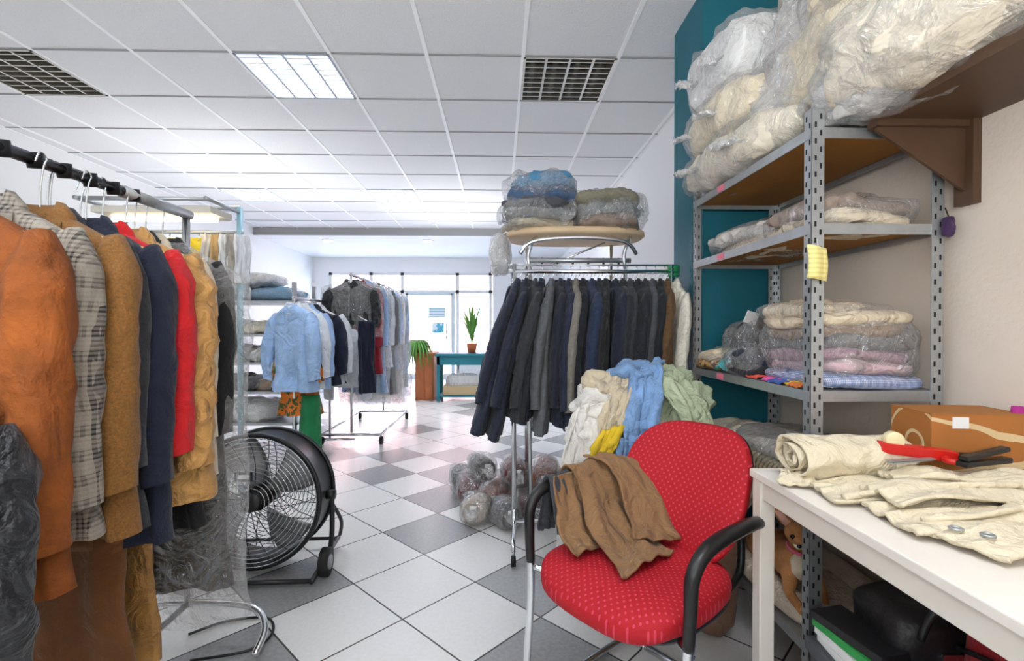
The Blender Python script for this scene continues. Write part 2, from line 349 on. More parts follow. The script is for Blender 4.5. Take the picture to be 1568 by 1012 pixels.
def jacket(b,m,L=.78,W=.22,T=.045,sl=.6,splay=.04,seed=0,quilt=0,lapel=None,shirt=None,buttons=True,flare=1.1,fold=.25,hang=True,collar=None,hk=0):
    tab=[(-.045,.055,T*.5),(-.07,.08,T*.8),(-.10,.14,T),(-.135,W*.86,T),(-.17,W,T),(-.28,W*.96,T*1.05),(-.45,W*.92,T*1.1),(-L*.8-.05,W*1.0,T*1.2),(-L-.05,W*flare,T*1.35)]
    def ring(z):
        hw,ht=interp(tab,z); d=min(1,max(0,(-z-.25)/.4))
        if quilt: q=1+quilt*(abs(math.sin(math.pi*z/.1))-.4)
        else: q=1
        R=[]
        for j in range(44):
            a=2*math.pi*j/44; ca,sa=math.cos(a),math.sin(a)
            x=hw*math.copysign(abs(ca)**.8,ca); y=ht*math.copysign(abs(sa)**.7,sa)
            fo=1+d*fold*math.sin(a*5+seed*2.1+z*2)+.25*d*math.sin(a*9+seed)
            nz=noise.noise(V((x*7+seed,y*7,z*6)))
            R.append(V((x*(1+.03*nz)*(1+.03*q if quilt else 1),y*fo*q+.012*nz*(.3+d),z+(.01*noise.noise(V((x*5,seed,0))) if z<-L*.8 else 0))))
        return R
    zs=[-.045-(L+.005)*(i/34) for i in range(35)]
    rings=[ring(z) for z in zs]
    b.loft(rings,m,False,False)
    r=[V((p.x*.97,p.y*.9,p.z+.02)) for p in rings[-1]]; b.loft([rings[-1],r],lining,False,True)
    # sleeves
    for sg in (-1,1):
        R=[]; ns=24
        for i in range(ns+1):
            t=i/ns; z=-.125-sl*t
            cx=sg*(W-.035+splay*math.sin(min(1,t*1.5)*math.pi/2)*1.1-.012*t); cy=-.015*t-.025*math.sin(t*2.6)
            rx=(.02+.04*min(1,t*6))*(1-.22*t); ry=min(T*1.15,.062)*(1-.2*t)*min(1,.5+t*4)
            q=1+(quilt*1.2*(abs(math.sin(math.pi*z/.09))-.4) if quilt else 0)
            rr=[]
            for j in range(18):
                a=2*math.pi*j/18; nz=noise.noise(V((math.cos(a)*1.6+seed*3+sg,math.sin(a)*1.6,z*9)))
                cr=noise.noise(V((math.cos(a)*1.2+seed,math.sin(a)*2,z*26+math.cos(a)*2)))*math.exp(-((t-.5)/.2)**2)
                rr.append(V((cx+rx*math.cos(a)*q*(1+.16*nz+.1*cr),cy+ry*math.sin(a)*q*(1+.3*nz+.25*cr),z+.012*math.cos(a)*sg)))
            R.append(rr)
        b.loft(R,m,True,False); ctr=sum(R[-1],V((0,0,0)))/18
        e=[ctr+(p-ctr)*.8+V((0,0,.012)) for p in R[-1]]; b.loft([R[-1],e],lining,False,True)
        if buttons:
            for k in range(3): b.sell((ctr.x,ctr.y-ry*1.05,ctr.z+.03+.022*k),(.007,.004,.007),btn,e=1,n=6,k=10)
    # collar
    cm=collar or m; R=[]
    for z,hw,ht in ((-.1,.1,T*.95+.006),(-.06,.088,T*.85+.006),(-.03,.062,T*.7+.004),(-.028,.055,T*.6),(-.05,.05,T*.5)):
        R.append([V((hw*math.cos(a),ht*math.sin(a),z-(.03 if math.sin(a)<-.5 else 0))) for a in [2*math.pi*j/24 for j in range(24)]])
    b.loft(R,cm,False,False)
    def yf(x,z):
        hw,ht=interp(tab,z); c=min(1,abs(x/hw)**1.25); return -ht*((1-c*c)**.35)
    lm=lapel or m
    if lapel is not False:
        for sg in(-1,1):
            def fn(u,v):
                z=-.085-.27*u; w0=.045*(1-u)+.003; w1=(.05+.055*math.sin(min(1,u*1.7)*math.pi*.62))*(1-u*.75)
                x=sg*(w0+(w1)*v); return (x,yf(x,z)-.009-.004*math.sin(v*3),z)
            b.sheet(fn,10,5,lm,.003)
        sh=shirt or lining
        def fn(u,v):
            z=-.085-.25*u; w=.046*(1-u); x=w*(2*v-1); return (x,yf(x,z)-.004,z)
        b.sheet(fn,8,4,sh,.001)
    if buttons:
        for k in range(3):
            z=-.36-.1*k
            if -z<L: b.sell((0.012,yf(0,z)-.02*1-.008,z),(.011,.005,.011),btn,e=1,n=6,k=12)
        # flap pockets
        for sg in(-1,1):
            def fn(u,v):
                x=sg*(.07+.1*u*W/.22); z=-L*.68-.05*v; hw,ht=interp(tab,z); return (x,yf(x,z)-.022,z)
            b.sheet(fn,6,3,m,.004)
    if hang: hanger(b,W,hk=hk)
def cover(b,L,W=.27,T=.07,seed=0,m=FILM,ztop=-.05):
    R=[]
    for i in range(34):
        t=i/33; z=ztop-L*t; hw=W*min(1,.28+t*7) ; ht=T*min(1,.4+t*4)
        rr=[]
        for j in range(44):
            a=2*math.pi*j/44; nz=noise.noise(V((math.cos(a)*2.5+seed,math.sin(a)*2.5,z*4)))+.5*noise.noise(V((math.cos(a)*6+seed,math.sin(a)*6,z*9)))
            rr.append(V((hw*math.cos(a)*(1+.08*nz),ht*math.sin(a)*(1+.35*nz),z)))
        R.append(rr)
    b.loft(R,m,False,False)
def place(x,y,z,rz=0,ry=0,rx=0): return Matrix.Translation((x,y,z))@Euler((math.radians(rx),math.radians(ry),math.radians(rz))).to_matrix().to_4x4()

suede=cloth('suede_rust','#8a480f',var=.35,vs=6,sheen=0,wr=.7,ws=5)
plaid=cloth('plaid_wool','#968e82',pattern=('plaid','#282421',18))
tweedb=cloth('mustard_tweed','#7f5520',var=.4,vs=160,bs=300)
tweedd=cloth('charcoal_tweed','#2c2e34',var=.35,vs=180)
navy=cloth('navy_wool','#101a30',var=.15); redm=cloth('red_softshell','#cc141b',wr=.7)
puff=cloth('tan_puffer','#c89653',wr=.9,ws=11,rough=.5); puff2=cloth('golden_puffer','#ad7d3c',wr=.9,ws=11,rough=.45)
blackc=cloth('black_wool','#101114'); cream=cloth('cream_cotton','#dccfb8'); browncoat=cloth('brown_coat','#6e4219',var=.2)
darknyl=cloth('dark_nylon','#14171d',rough=.4,wr=1,ws=9); greyw=cloth('grey_wool','#6a6c70',var=.25,vs=100)
RX=-1.2; RZ=1.63; HK=.085
L_=[ # name, mat, y, dx, L, W, kwargs
 ('dark_nylon_jacket',darknyl,.95,.07,.75,.22,dict(T=.05,quilt=.08,lapel=False,hk=.5,sl=.6)),
 ('suede_jacket',suede,1.085,.015,.84,.24,dict(T=.055,lapel=False,sl=.67,hk=.11)),
 ('plaid_blazer',plaid,1.165,.005,.79,.232,dict(sl=.64)),
 ('tweed_sport_jacket',tweedb,1.28,.025,.82,.238,dict(sl=.63)),
 ('charcoal_tweed_blazer',tweedd,1.335,.0,.84,.228,dict(T=.03)),
 ('brown_long_coat',browncoat,1.36,-.03,1.3,.21,dict(T=.03,sl=.5)),
 ('navy_blazer',navy,1.43,.015,.90,.235,dict(sl=.66)),
 ('red_jacket',redm,1.495,.01,.62,.24,dict(lapel=False,sl=.6)),
 ('golden_puffer_coat',puff2,1.535,-.09,1.32,.225,dict(T=.03,quilt=.2,lapel=False,sl=.5)),
 ('tan_puffer_jacket',puff,1.585,.01,.84,.245,dict(T=.05,quilt=.2,lapel=False,sl=.66)),
 ('black_overcoat',blackc,1.65,-.01,.95,.225,dict(T=.035)),
 ('cream_jacket',cream,1.70,-.01,.8,.23,dict(T=.03)),
]
i=0
for nm,m,y,dx,L,W,kw in L_:
    kw=dict(kw); kw.setdefault('hk',HK); b=B(nm); b.M=place(RX+dx,y,RZ-kw['hk']-.0,random.uniform(-8,4)); jacket(b,m,L=L,W=W,seed=i*1.7+.3,**kw); b.done(); i+=1
b=B('garment_in_plastic_cover'); b.M=place(RX,1.77,RZ-HK,-4); jacket(b,blackc,L=1.22,W=.225,T=.04,seed=9,hk=HK); cover(b,1.33,W=.31,T=.08,seed=2,m=plastic_film('garment_cover_film',.14,.5,.35)); b.done()
b=B('garment_rail_rack')
pipe=mat('black_pipe','#26282b',.35,.6)
b.tube([(RX,.35,RZ),(RX,1.60,RZ)],.016,pipe,seg=14); b.tube([(RX,1.58,RZ),(RX,1.92,RZ)],.019,steel,seg=14)
for yy in (.4,1.9):
    b.tube([(RX,yy,RZ),(RX,yy,.12)],.014,chrome,seg=12)
    b.tube([(RX-.32,yy,.035),(RX-.28,yy,.1),(RX-.1,yy,.13),(RX+.1,yy,.13),(RX+.26,yy-.02,.12),(RX+.33,yy-.08,.08),(RX+.33,yy-.16,.03)],.013,chrome,seg=10,smooth=5)
b.tube([(RX,.4,.13),(RX,1.9,.13)],.012,chrome)
for k in range(9): 
    y=.95+k*.085; b.tube([(RX,y,RZ+.018),(RX,y+.008,RZ-.02)],.019,pipe,seg=10)
b.done()

# ---------- right rack with suits
RY=2.66; RRZ=1.50
b=B('chrome_clothes_rack')
b.tube([(.05,RY,RRZ),(.98,RY,RRZ)],.012,chrome,seg=12); b.tube([(.05,RY,RRZ+.035),(.98,RY,RRZ+.035)],.006,chrome)
for k in range(18): b.tube([(.08+.052*k,RY,RRZ+.035),(.08+.052*k,RY,RRZ)],.003,chrome,seg=6)
for x in (.08,.95):
    b.tube([(x,RY,RRZ+.04),(x,RY,.13)],.014,chrome,seg=12)
    b.tube([(x-.01,RY-.24,.07),(x-.01,RY-.2,.11),(x,RY-.05,.13),(x,RY,.2)],.012,chrome,smooth=5); b.tube([(x-.01,RY+.26,.07),(x-.01,RY+.2,.11),(x,RY+.05,.13),(x,RY,.2)],.012,chrome,smooth=5)
    for yy in(-.24,.26):
        b.tube([(x-.01,RY+yy,.08),(x-.01,RY+yy,.045)],.008,chrome); b.tube([(x-.022,RY+yy,.025),(x+.002,RY+yy,.025)],.025,rubber,seg=16)
b.tube([(.08,RY,.13),(.95,RY,.13)],.01,chrome)
for k in range(3): b.tube([(.93,RY,RRZ-.015+.02*k),(.99,RY,RRZ-.015+.02*k)],.013,mat('green_clip','#2f8f5a',.4),seg=10)
b.done()
b=B('row_of_suit_jackets')
cols=['#20273a','#171f33','#282b32','#192034','#5b5e62','#1a2030','#1f273c','#7d7870','#151922','#1c2c49','#1a2031','#222428','#192033','#272a31','#3a3c42','#1e2129','#303339','#4c5055','#1a1e26','#64492b','#eee6d6']
for k,c in enumerate(cols):
    m=cloth('suit_%d'%k,c,wr=.5,ws=9,bump=.15,var=.2,vs=60)
    x=.115+.042*k; tilt=max(0,(5-k))*2.6+1.5
    b.M=place(x-(.01 if k<4 else 0),RY,RRZ-.012,-90+random.uniform(-9,9),0,0)@Euler((math.radians(-tilt),0,0)).to_matrix().to_4x4()
    jacket(b,m,L=.78+random.uniform(-.05,.06),W=.2+random.uniform(-.01,.03),T=.027,sl=.6+random.uniform(-.02,.02),splay=.03,seed=k*1.3,fold=.15,lapel=None if k%3==0 else m)
b.done()

# board on stand behind the rack with wrapped blankets
b=B('ironing_board_on_stand')
bd=mat('board_beige','#d9bf9b',.6,var=.08)
def ov(cx,cy,rx,ry,z,th,m):
    R=[]
    for zz,s in((z,.97),(z+th*.3,1),(z+th,.99)): R.append([V((cx+rx*s*math.copysign(abs(math.cos(a))**.75,math.cos(a)),cy+ry*s*math.copysign(abs(math.sin(a))**.75,math.sin(a)),zz)) for a in [2*math.pi*j/40 for j in range(40)]])
    b.loft(R,m,True,True)
ov(.47,3.05,.43,.27,1.74,.035,bd)
for x in(.18,.74):
    b.tube([(x,2.84,1.52),(x-.01,2.83,1.62),(x+.03,2.86,1.72),(x+.06,3.0,1.735)],.011,chrome,smooth=5); b.tube([(x,3.2,1.52),(x,3.2,1.735)],.011,chrome); b.tube([(x,2.84,1.54),(x,2.84,.03)],.012,chrome); b.tube([(x,3.2,1.54),(x,3.2,.03)],.012,chrome)
b.tube([(.12,2.82,1.62),(.2,2.80,1.69),(.46,2.79,1.71),(.72,2.80,1.69),(.8,2.82,1.62)],.012,chrome,smooth=6)
b.tube([(.16,2.84,1.585),(.77,2.84,1.585)],.016,steel); b.tube([(.18,2.84,.12),(.74,2.84,.12)],.01,chrome);b.tube([(.18,3.2,.12),(.74,3.2,.12)],.01,chrome)
for k in range(6): b.tube([(.25+.09*k,2.84,1.60),(.25+.09*k,2.835,1.55)],.007,dark)
b.tube([(.3,2.84,1.56),(.62,2.84,1.69)],.006,chrome)
b.done()
def folded(name,c,half,mats,rot=0,film=FILM,seed=0,lay=None,amp=.014,mess=1.0):
    b=B(name); base=place(c[0],c[1],c[2],rot); n=lay or len(mats); h=half[2]*2/n
    for k in range(n):
        b.M=base@place(random.uniform(-.015,.015)*mess,random.uniform(-.015,.015)*mess,-half[2]+h*(k+.5),random.uniform(-7,7)*mess)
        def fn(q,k=k):
            w=noise.noise(V((q.x*6+seed,q.y*6+k*.3,seed)))
            return V((q.x*(1+.05*noise.noise(V((q.y*9,k+seed,1)))),q.y*(1+.05*noise.noise(V((q.x*9,k+seed,5)))),q.z+w*.016*mess-.012*mess*((q.x/half[0])**2)*(k+1)/n))
        b.sell((0,0,0),(half[0]*random.uniform(.86,1),half[1]*random.uniform(.86,1),h*.6),mats[k%len(mats)],e=.7,e2=.4,n=16,k=60,amp=min(amp,h*.4),freq=8,seed=seed+k,fn=fn)
    b.M=base
    if film: b.sell((0,0,0),(half[0]*1.03,half[1]*1.03,half[2]*1.1),film,e=.7,e2=.45,n=24,k=64,amp=amp*1.2,freq=7,seed=seed+20)
    return b.done()
bw=[cloth('blanket_navy','#4a6486',wr=.9),cloth('blanket_blue','#4f8fb8',wr=.9)]
gs=[cloth('blanket_cream','#b9b29f',wr=.8),cloth('blanket_grey','#85888b',wr=.8),cloth('blanket_dgrey','#4c4f55',wr=.8)]
tp=[cloth('blanket_taupe','#97867a',wr=.8),cloth('blanket_olive','#85816f',wr=.8)]
folded('wrapped_grey_blankets',(.24,2.98,1.865),(.22,.2,.085),gs,4,seed=1,amp=.03,film=FILM3,mess=1.3); folded('wrapped_blue_blanket',(.25,2.98,2.02),(.2,.2,.08),bw,-3,seed=2,amp=.03,film=FILM3,mess=1.3)
folded('wrapped_taupe_blankets',(.66,2.98,1.885),(.21,.2,.105),[tp[0],gs[1],tp[1]],-6,seed=3,amp=.03,film=FILM3,mess=1.3)
b=B('hanging_plastic_bag'); b.sell((.0,2.95,1.63),(.05,.1,.1),cloth('bag_white','#cfd2d6'),amp=.02,freq=9,n=20,k=40); b.sell((.0,2.95,1.63),(.06,.11,.115),FILM2,amp=.02,freq=9,n=20,k=40); b.tube([(.0,2.95,1.74),(.04,2.95,1.77),(.1,2.95,1.755)],.004,white); b.done()

# ---------- Shelving unit
SX0,SX1,SY0,SY1=.945,1.355,1.45,2.35
wood=mat('shelf_hardboard','#9c6728',.75,var=.15,vs=5)
b=B('metal_shelving_unit')
for (x,y,sx,sy) in ((SX0,SY0,1,1),(SX0,SY1,1,-1),(SX1,SY0,-1,1),(SX1,SY1,-1,-1)):
    b.bb((x,y,0),(x+sx*.038,y+sy*.003,1.86),steel); b.bb((x,y,0),(x+sx*.003,y+sy*.038,1.86),steel)
    for k in range(36):
        z=.06+.05*k
        for off in (.011,.027):
            zz=z+(.025 if off>.02 else 0)
            b.box((x+sx*off,y-sy*.0006 if sy>0 else y-.0035 ,zz),(.006,.0008,.016),holem)
            b.box((x-sx*.0006 if sx>0 else x-.0035,y+sy*off,zz),(.0008,.006,.016),holem)
for z in (1.80,1.51,1.0,.62,.22):
    b.bb((SX0+.005,SY0+.005,z-.006),(SX1-.005,SY1-.005,z),steel); b.bb((SX0+.006,SY0+.008,z-.012),(SX1-.006,SY1-.008,z-.0065),wood)
    b.bb((SX0-.002,SY0+.003,z-.03),(SX0+.002,SY1-.003,z+.002),steel); b.bb((SX1-.002,SY0+.003,z-.03),(SX1+.002,SY1-.003,z+.002),steel)
    b.bb((SX0+.003,SY0+.003,z-.03),(SX1-.003,SY0+.006,z+.002),steel); b.bb((SX0,SY1-.004,z-.03),(SX1,SY1,z+.002),steel)
    pk=mat('pink_label','#f07f95',.6)
    for yy in(2.02,): b.bb((SX0-.004,yy,z-.026),(SX0-.0025,yy+.06,z-.002),pk)
b.done()
b=B('yellow_paper_tag'); b.sheet(lambda u,v:(.92+.065*u+.006*math.sin(v*3),1.435-.008*math.sin(u*5),1.445-.1*v-.01*u),8,8,mat('tag_yellow','#eee096',.7,pattern=('stripez','#dfd27f',70)),.001); b.tube([(.955,1.435,1.44),(.96,1.448,1.465)],.001,white,seg=5); b.done()
dk_=dict(bump=.1,wr=.75,ws=7,var=.05)
ivory=cloth('duvet_ivory','#ebe1cb',**dk_); whited=cloth('duvet_white','#e9e9e7',**dk_); creamd=cloth('duvet_cream','#eadcbc',**dk_); greyd=cloth('duvet_grey','#cdc7c0',bump=.1,wr=.8,ws=8,var=.15)
def bag(name,c,half,m,rot=(0,0,0),seed=0,film=FILM,amp=.022,ends=True,e=.65,label=True):
    b=B(name); b.sell(c,half,m,e=e,n=40,k=76,amp=amp,freq=6.5,rot=rot,seed=seed)
    b.sell(c,[h*1.02+.012 for h in half],film,e=e,n=44,k=80,amp=amp*1.3,freq=8,rot=rot,seed=seed+3)
    R=Euler(rot).to_matrix(); c=V(c)
    if ends:  # loose plastic end folds
        for yy in(-.35,.5):
            e0=c+R@V((-half[0]*.95,half[1]*yy,0)); e1=c+R@V((-half[0]*1.45,half[1]*yy,-.015))
            b.drape([c+R@V((-half[0]*.7,half[1]*yy,half[2]*.3)),e0,e1],R@V((0,half[1]*.6,half[2]*.5)),FILM2,amp=.02,seed=seed,taper=(1,.4),th=.002)
    return b.done()
bag('wrapped_ivory_duvet',(1.06,2.0,1.905),(.17,.40,.085),ivory,(0,0,.03),1)
bag('wrapped_cream_duvet',(1.06,2.1,2.085),(.17,.3,.1),creamd,(0,0,-.05),2)
bag('wrapped_white_duvet',(1.09,2.13,2.32),(.18,.24,.14),whited,(0,0,.1),3,e=.5)
bag('wrapped_grey_duvet',(1.10,1.78,2.15),(.09,.14,.3),greyd,(.35,.25,0),4,FILM2,ends=False,amp=.03)
bag('wrapped_quilt',(1.16,1.62,2.08),(.15,.3,.16),creamd,(.15,0,-.1),6,ends=False,amp=.03)
bag('large_wrapped_duvet',(1.15,1.10,1.985),(.14,.40,.125),ivory,(-.12,0,.27),7,ends=False,amp=.03)
bag('wrapped_feather_duvet',(1.17,1.25,2.3),(.15,.42,.15),creamd,(.0,0,.05),8,ends=False,amp=.03)
bag('wrapped_pillow',(1.13,1.42,1.89),(.15,.16,.06),whited,(.1,0,.2),9,ends=False)
# wall shelf with bracket
bm_=mat('brown_laminate','#543c2a',.5,var=.1)
b=B('wall_shelf_with_bracket'); b.bb((1.1,-.5,1.805),(1.4,1.43,1.835),bm_); b.bb((1.375,1.38,1.56),(1.4,1.44,1.805),bm_)
b.add([(1.11,1.405,1.805),(1.11,1.405,1.775),(1.375,1.405,1.60),(1.375,1.405,1.805),(1.11,1.415,1.805),(1.11,1.415,1.775),(1.375,1.415,1.60),(1.375,1.415,1.805)],[(0,1,2,3),(7,6,5,4),(0,4,5,1),(1,5,6,2),(2,6,7,3),(3,7,4,0)],bm_,False)
b.bb((1.1,1.39,1.785),(1.39,1.43,1.805),bm_); b.bb((1.105,.3,1.785),(1.39,.34,1.805),bm_); b.done()
# level 2
linen=cloth('linen_beige','#d3c5ad',wr=.9,ws=9); 
folded('wrapped_beige_linen',(1.15,2.02,1.565),(.16,.28,.055),[linen,greyd],2,seed=11,amp=.02); folded('wrapped_cream_curtain',(1.16,1.66,1.565),(.17,.18,.05),[linen,tp[0]],-4,seed=12,amp=.02)
# level 3
blk=cloth('wrapped_black','#1e1e23',wr=.9); bluec=cloth('gingham','#7f90ba',pattern=('plaid','#dcdce4',40)); lil=cloth('mauve_sheet','#b894a6',wr=.9,ws=9); brn=cloth('brown_throw','#a07d58',wr=.9,ws=9); bgs=cloth('beige_sheet','#dccbaf',wr=.9,ws=9); pks=cloth('pink_white_sheet','#d9bcc0',wr=.9,ws=9)
folded('folded_sheets_stack',(1.17,1.68,1.125),(.17,.19,.12),[bluec,pks,lil,greyw,brn,bgs],3,seed=14,amp=.02,mess=1.1,film=FILM3)
folded('wrapped_beige_garments',(1.14,1.70,1.255),(.15,.16,.025),[bgs],10,seed=33,amp=.014)
folded('wrapped_black_clothes',(1.17,2.05,1.105),(.16,.15,.1),[blk,navy,blk],-5,seed=15,amp=.03,film=FILM3); folded('dark_wrapped_bundle',(1.07,1.93,1.05),(.1,.12,.045),[blk,navy],8,seed=16,amp=.025,film=FILM3)
folded('patterned_scarf_bundle',(1.03,2.22,1.045),(.09,.1,.04),[cloth('scarf_gold','#b98f55',pattern=('blotch','#5c4a3a',40)),cloth('scarf_cream','#d8c9a8')],0,seed=17,amp=.02)
b=B('teal_cloth'); b.drape([(.95,2.08,1.02),(1.0,2.09,1.06),(1.06,2.1,1.09),(1.12,2.12,1.05)],(0,.14,0),cloth('teal_c','#4aa3a6'),seed=3); b.done()
b=B('small_fabric_scraps')
for k,(c,x,y) in enumerate((('#e2503a',.985,1.82),('#d7539a',.99,1.72),('#f0d33c',1.0,1.6),('#3455a8',.98,1.66),('#f2f0ea',1.0,1.54),('#e87b2a',.985,1.56))):
    m=cloth('scrap_%d'%k,c); b.drape([(x-.03,y,1.006),(x,y+.005,1.015),(x+.05,y,1.008)],(0,.08,0),m,amp=.003,seed=k,th=.003)
b.done()
b=B('white_label_card'); b.box((1.04,1.98,1.235),(.07,.002,.05),white,(.3,.2,.4)); b.tube([(1.04,1.98,1.22),(1.06,2.0,1.19)],.002,dark,seg=5); b.done()
# level 4
folded('striped_wrapped_cushion',(1.17,1.9,.70),(.16,.25,.07),[cloth('striped_ticking','#c9b795',pattern=('stripey','#8d8069',40)),greyd],0,seed=20,amp=.02); folded('wrapped_brown_blanket',(1.1,2.2,.69),(.13,.12,.065),[tp[0],ivory],0,seed=21,amp=.02)
folded('wrapped_towels',(1.15,1.56,.665),(.17,.09,.04),[ivory],0,seed=22)
b=B('purple_hanging_pouch'); b.sell((1.355,1.435,1.50),(.015,.012,.03),cloth('purple','#3f2450'),amp=.003,freq=30); b.tube([(1.355,1.435,1.53),(1.355,1.447,1.56)],.002,dark,seg=5); b.done()

# ---------- dog bed + dog on the bottom shelf
b=B('dog_bed'); bedm=cloth('dog_bed_fleece','#ddccb6',bump=.6,bs=120)
b.tube([(1.0,1.60,.26),(.99,1.95,.27),(1.1,2.12,.27),(1.25,2.05,.27),(1.29,1.8,.27),(1.25,1.56,.27),(1.1,1.51,.26)],.045,bedm,seg=14,smooth=6,closed=True); b.sell((1.14,1.8,.25),(.15,.28,.03),bedm,e=.5,amp=.006,freq=8); b.done()
fur=mat('dog_fur_tan','#c08450',.9,bump=.5,bs=300,var=.25,vs=14); furw=mat('dog_fur_cream','#f0dfc4',.9,bump=.5,bs=300)
dogroot=empty('small_dog'); DO=V((-.068,-.03,.035))
J=[(1.17,1.95,.310,.075),(1.15,1.86,.32,.072),(1.12,1.76,.33,.068),(1.10,1.69,.345,.062),(1.09,1.655,.405,.036),(1.08,1.635,.455,.032),(1.068,1.62,.475,.042),(1.05,1.592,.465,.026),(1.036,1.57,.455,.015),
   (1.06,1.66,.32,.03),(1.04,1.63,.27,.018),(1.04,1.56,.253,.014),(1.035,1.545,.25,.015),
   (1.14,1.65,.32,.03),(1.14,1.61,.27,.018),(1.12,1.56,.253,.014),(1.12,1.55,.25,.015),
   (1.09,1.93,.295,.045),(1.06,1.84,.29,.026),(1.065,1.9,.255,.014),(1.055,1.82,.251,.013),
   (1.24,1.93,.295,.045),(1.25,1.84,.29,.026),(1.25,1.9,.255,.014),(1.24,1.82,.251,.013),
   (1.2,2.02,.295,.02),(1.17,2.06,.275,.011),(1.12,2.04,.27,.007)]
E=[(0,1),(1,2),(2,3),(3,4),(4,5),(5,6),(6,7),(7,8),(3,9),(9,10),(10,11),(11,12),(3,13),(13,14),(14,15),(15,16),(0,17),(17,18),(18,19),(19,20),(0,21),(21,22),(22,23),(23,24),(0,25),(25,26),(26,27)]
me=bpy.data.meshes.new('dog_body'); me.from_pydata([V(j[:3])+DO for j in J],E,[]); ob=bpy.data.objects.new('body',me); bpy.context.scene.collection.objects.link(ob)
sk=ob.modifiers.new('skin','SKIN'); sv=me.skin_vertices[0].data
for k,j in enumerate(J): sv[k].radius=(j[3],j[3]); sv[k].use_root=(k==0)
ss=ob.modifiers.new('sub','SUBSURF'); ss.levels=2; ss.render_levels=2; me.materials.append(fur); ob.parent=dogroot
sk.use_smooth_shade=True
b=B('head_details')
hd=V((1.068,1.62,.478))+DO; fw=V((-.5,-.8,-.22)).normalized(); sdv=fw.cross(V((0,0,1))).normalized(); up=sdv.cross(fw)
b.sell(hd,(.046,.046,.042),fur,e=1,n=14,k=24)
for sg in(-1,1):
    eb=hd+sdv*sg*.03+up*.02; tip=eb+sdv*sg*.045+up*.065-fw*.005
    R=[]
    for t,w in((0,.025),(.35,.029),(.7,.02),(1,.002)):
        c=eb.lerp(tip,t); R.append([c+(sdv*math.cos(a)*w*.9+fw*math.sin(a)*w*.28) for a in [2*math.pi*j/14 for j in range(14)]])
    b.loft(R,fur)
    R2=[]
    for r in R[:3]:
        c2=sum(r,V((0,0,0)))/14; R2.append([c2+(q-c2)*.65+fw*.0045 for q in r])
    b.loft(R2,mat('ear_pink','#dfa792',.8))
    b.sell(hd+sdv*sg*.0185+fw*.041+up*.006,(.0085,.0085,.0085),mat('dog_eye','#0b0806',.08),e=1,n=8,k=12)
b.sell(hd+fw*.066-up*.008,(.008,.007,.0065),mat('dog_nose','#15110f',.3),e=1,n=8,k=12)
b.sell(hd+fw*.047-up*.017,(.017,.019,.012),furw,e=1,n=10,k=16)
b.sell(V((1.085,1.638,.36))+DO,(.033,.026,.05),furw,e=1,n=12,k=20,amp=.003,freq=30)
b.tube([V((1.085,1.645,.415))+DO+V((math.cos(a)*.036,math.sin(a)*.036,.01*math.sin(a))) for a in [2*math.pi*j/16 for j in range(16)]],.006,mat('collar_pink','#e0607f',.5),closed=True)
b.done(parent=dogroot)

# ---------- work table
tb=mat('table_white','#e8e1d5',.45,var=.03); te=mat('table_frame_cream','#e0d9cc',.45)
TZ=.79
b=B('work_table'); b.bb((.723,.12,TZ-.022),(1.37,1.385,TZ),tb); b.bb((.735,.14,TZ-.075),(.765,1.37,TZ-.022),te); b.bb((1.33,.14,TZ-.075),(1.36,1.37,TZ-.022),te); b.bb((.75,1.345,TZ-.075),(1.35,1.37,TZ-.022),te); b.bb((.75,.14,TZ-.075),(1.35,.165,TZ-.022),te)
for x in(.728,1.325):
    for y in(.13,1.335): b.bb((x,y,0),(x+.042,y+.042,TZ-.022),te)
b.done(bevel=.003)
canvas=cloth('cream_canvas','#e0d3b6',var=.06,wr=.7,ws=9)
b=B('rolled_canvas_trousers')
def spiral(x0,x1,cy,cz,r):
    def fn(u,v):
        a=u*math.pi*5.5; rr=r*(.25+.75*u)+.005*noise.noise(V((u*8,v*5,1))); w=.012*noise.noise(V((v*5,u*22,0)))
        return (x0+(x1-x0)*v+.008*math.sin(a*1.3),cy+rr*1.25*math.cos(a)+w,cz+rr*.95*math.sin(a)+w)
    b.sheet(fn,150,30,canvas,.005)
spiral(.77,1.06,1.27,TZ+.068,.06)
b.drape([(.75,1.2,TZ+.008),(.78,1.25,TZ+.02),(.82,1.32,TZ+.012)],(.08,-.02,0),canvas,amp=.006,seed=9); b.done()
b=B('cream_canvas_trousers')
def pan(x0,y0,x1,y1,wx,wy,z,seed,amp=.008):
    b.drape([(x0,y0,z),(x0+(x1-x0)*.25,y0+(y1-y0)*.25,z+.012),(x0+(x1-x0)*.5,y0+(y1-y0)*.5,z+.004),(x0+(x1-x0)*.75,y0+(y1-y0)*.75,z+.014),(x1,y1,z+.004)],(wx,wy,0),canvas,amp=amp,freq=8,seed=seed,nv=36,sm=14,th=.008)
pan(.77,1.15,1.33,1.1,.03,.15,TZ+.018,1,.008); pan(.80,.98,1.33,1.0,.02,.17,TZ+.018,2,.008); pan(.84,1.05,1.33,1.08,.02,.14,TZ+.042,3,.009); pan(.83,.86,1.2,.95,-.05,.14,TZ+.02,4,.008); pan(.95,1.15,1.3,1.12,.0,.09,TZ+.045,5,.01)
b.tube([(.78,1.08,TZ+.022),(.95,1.07,TZ+.048),(1.15,1.05,TZ+.056),(1.33,1.04,TZ+.05)],.008,canvas,smooth=5)
b.tube([(.83,.93,TZ+.03),(.95,.93,TZ+.038),(1.15,.98,TZ+.042),(1.33,1.0,TZ+.037)],.006,canvas,smooth=5)
for q in ((.85,.88),(.88,.85)): b.tube([V((q[0]+.009*math.cos(a),q[1]+.009*math.sin(a),TZ+.034)) for a in [2*math.pi*j/14 for j in range(14)]],.0028,steel,closed=True)
b.done()
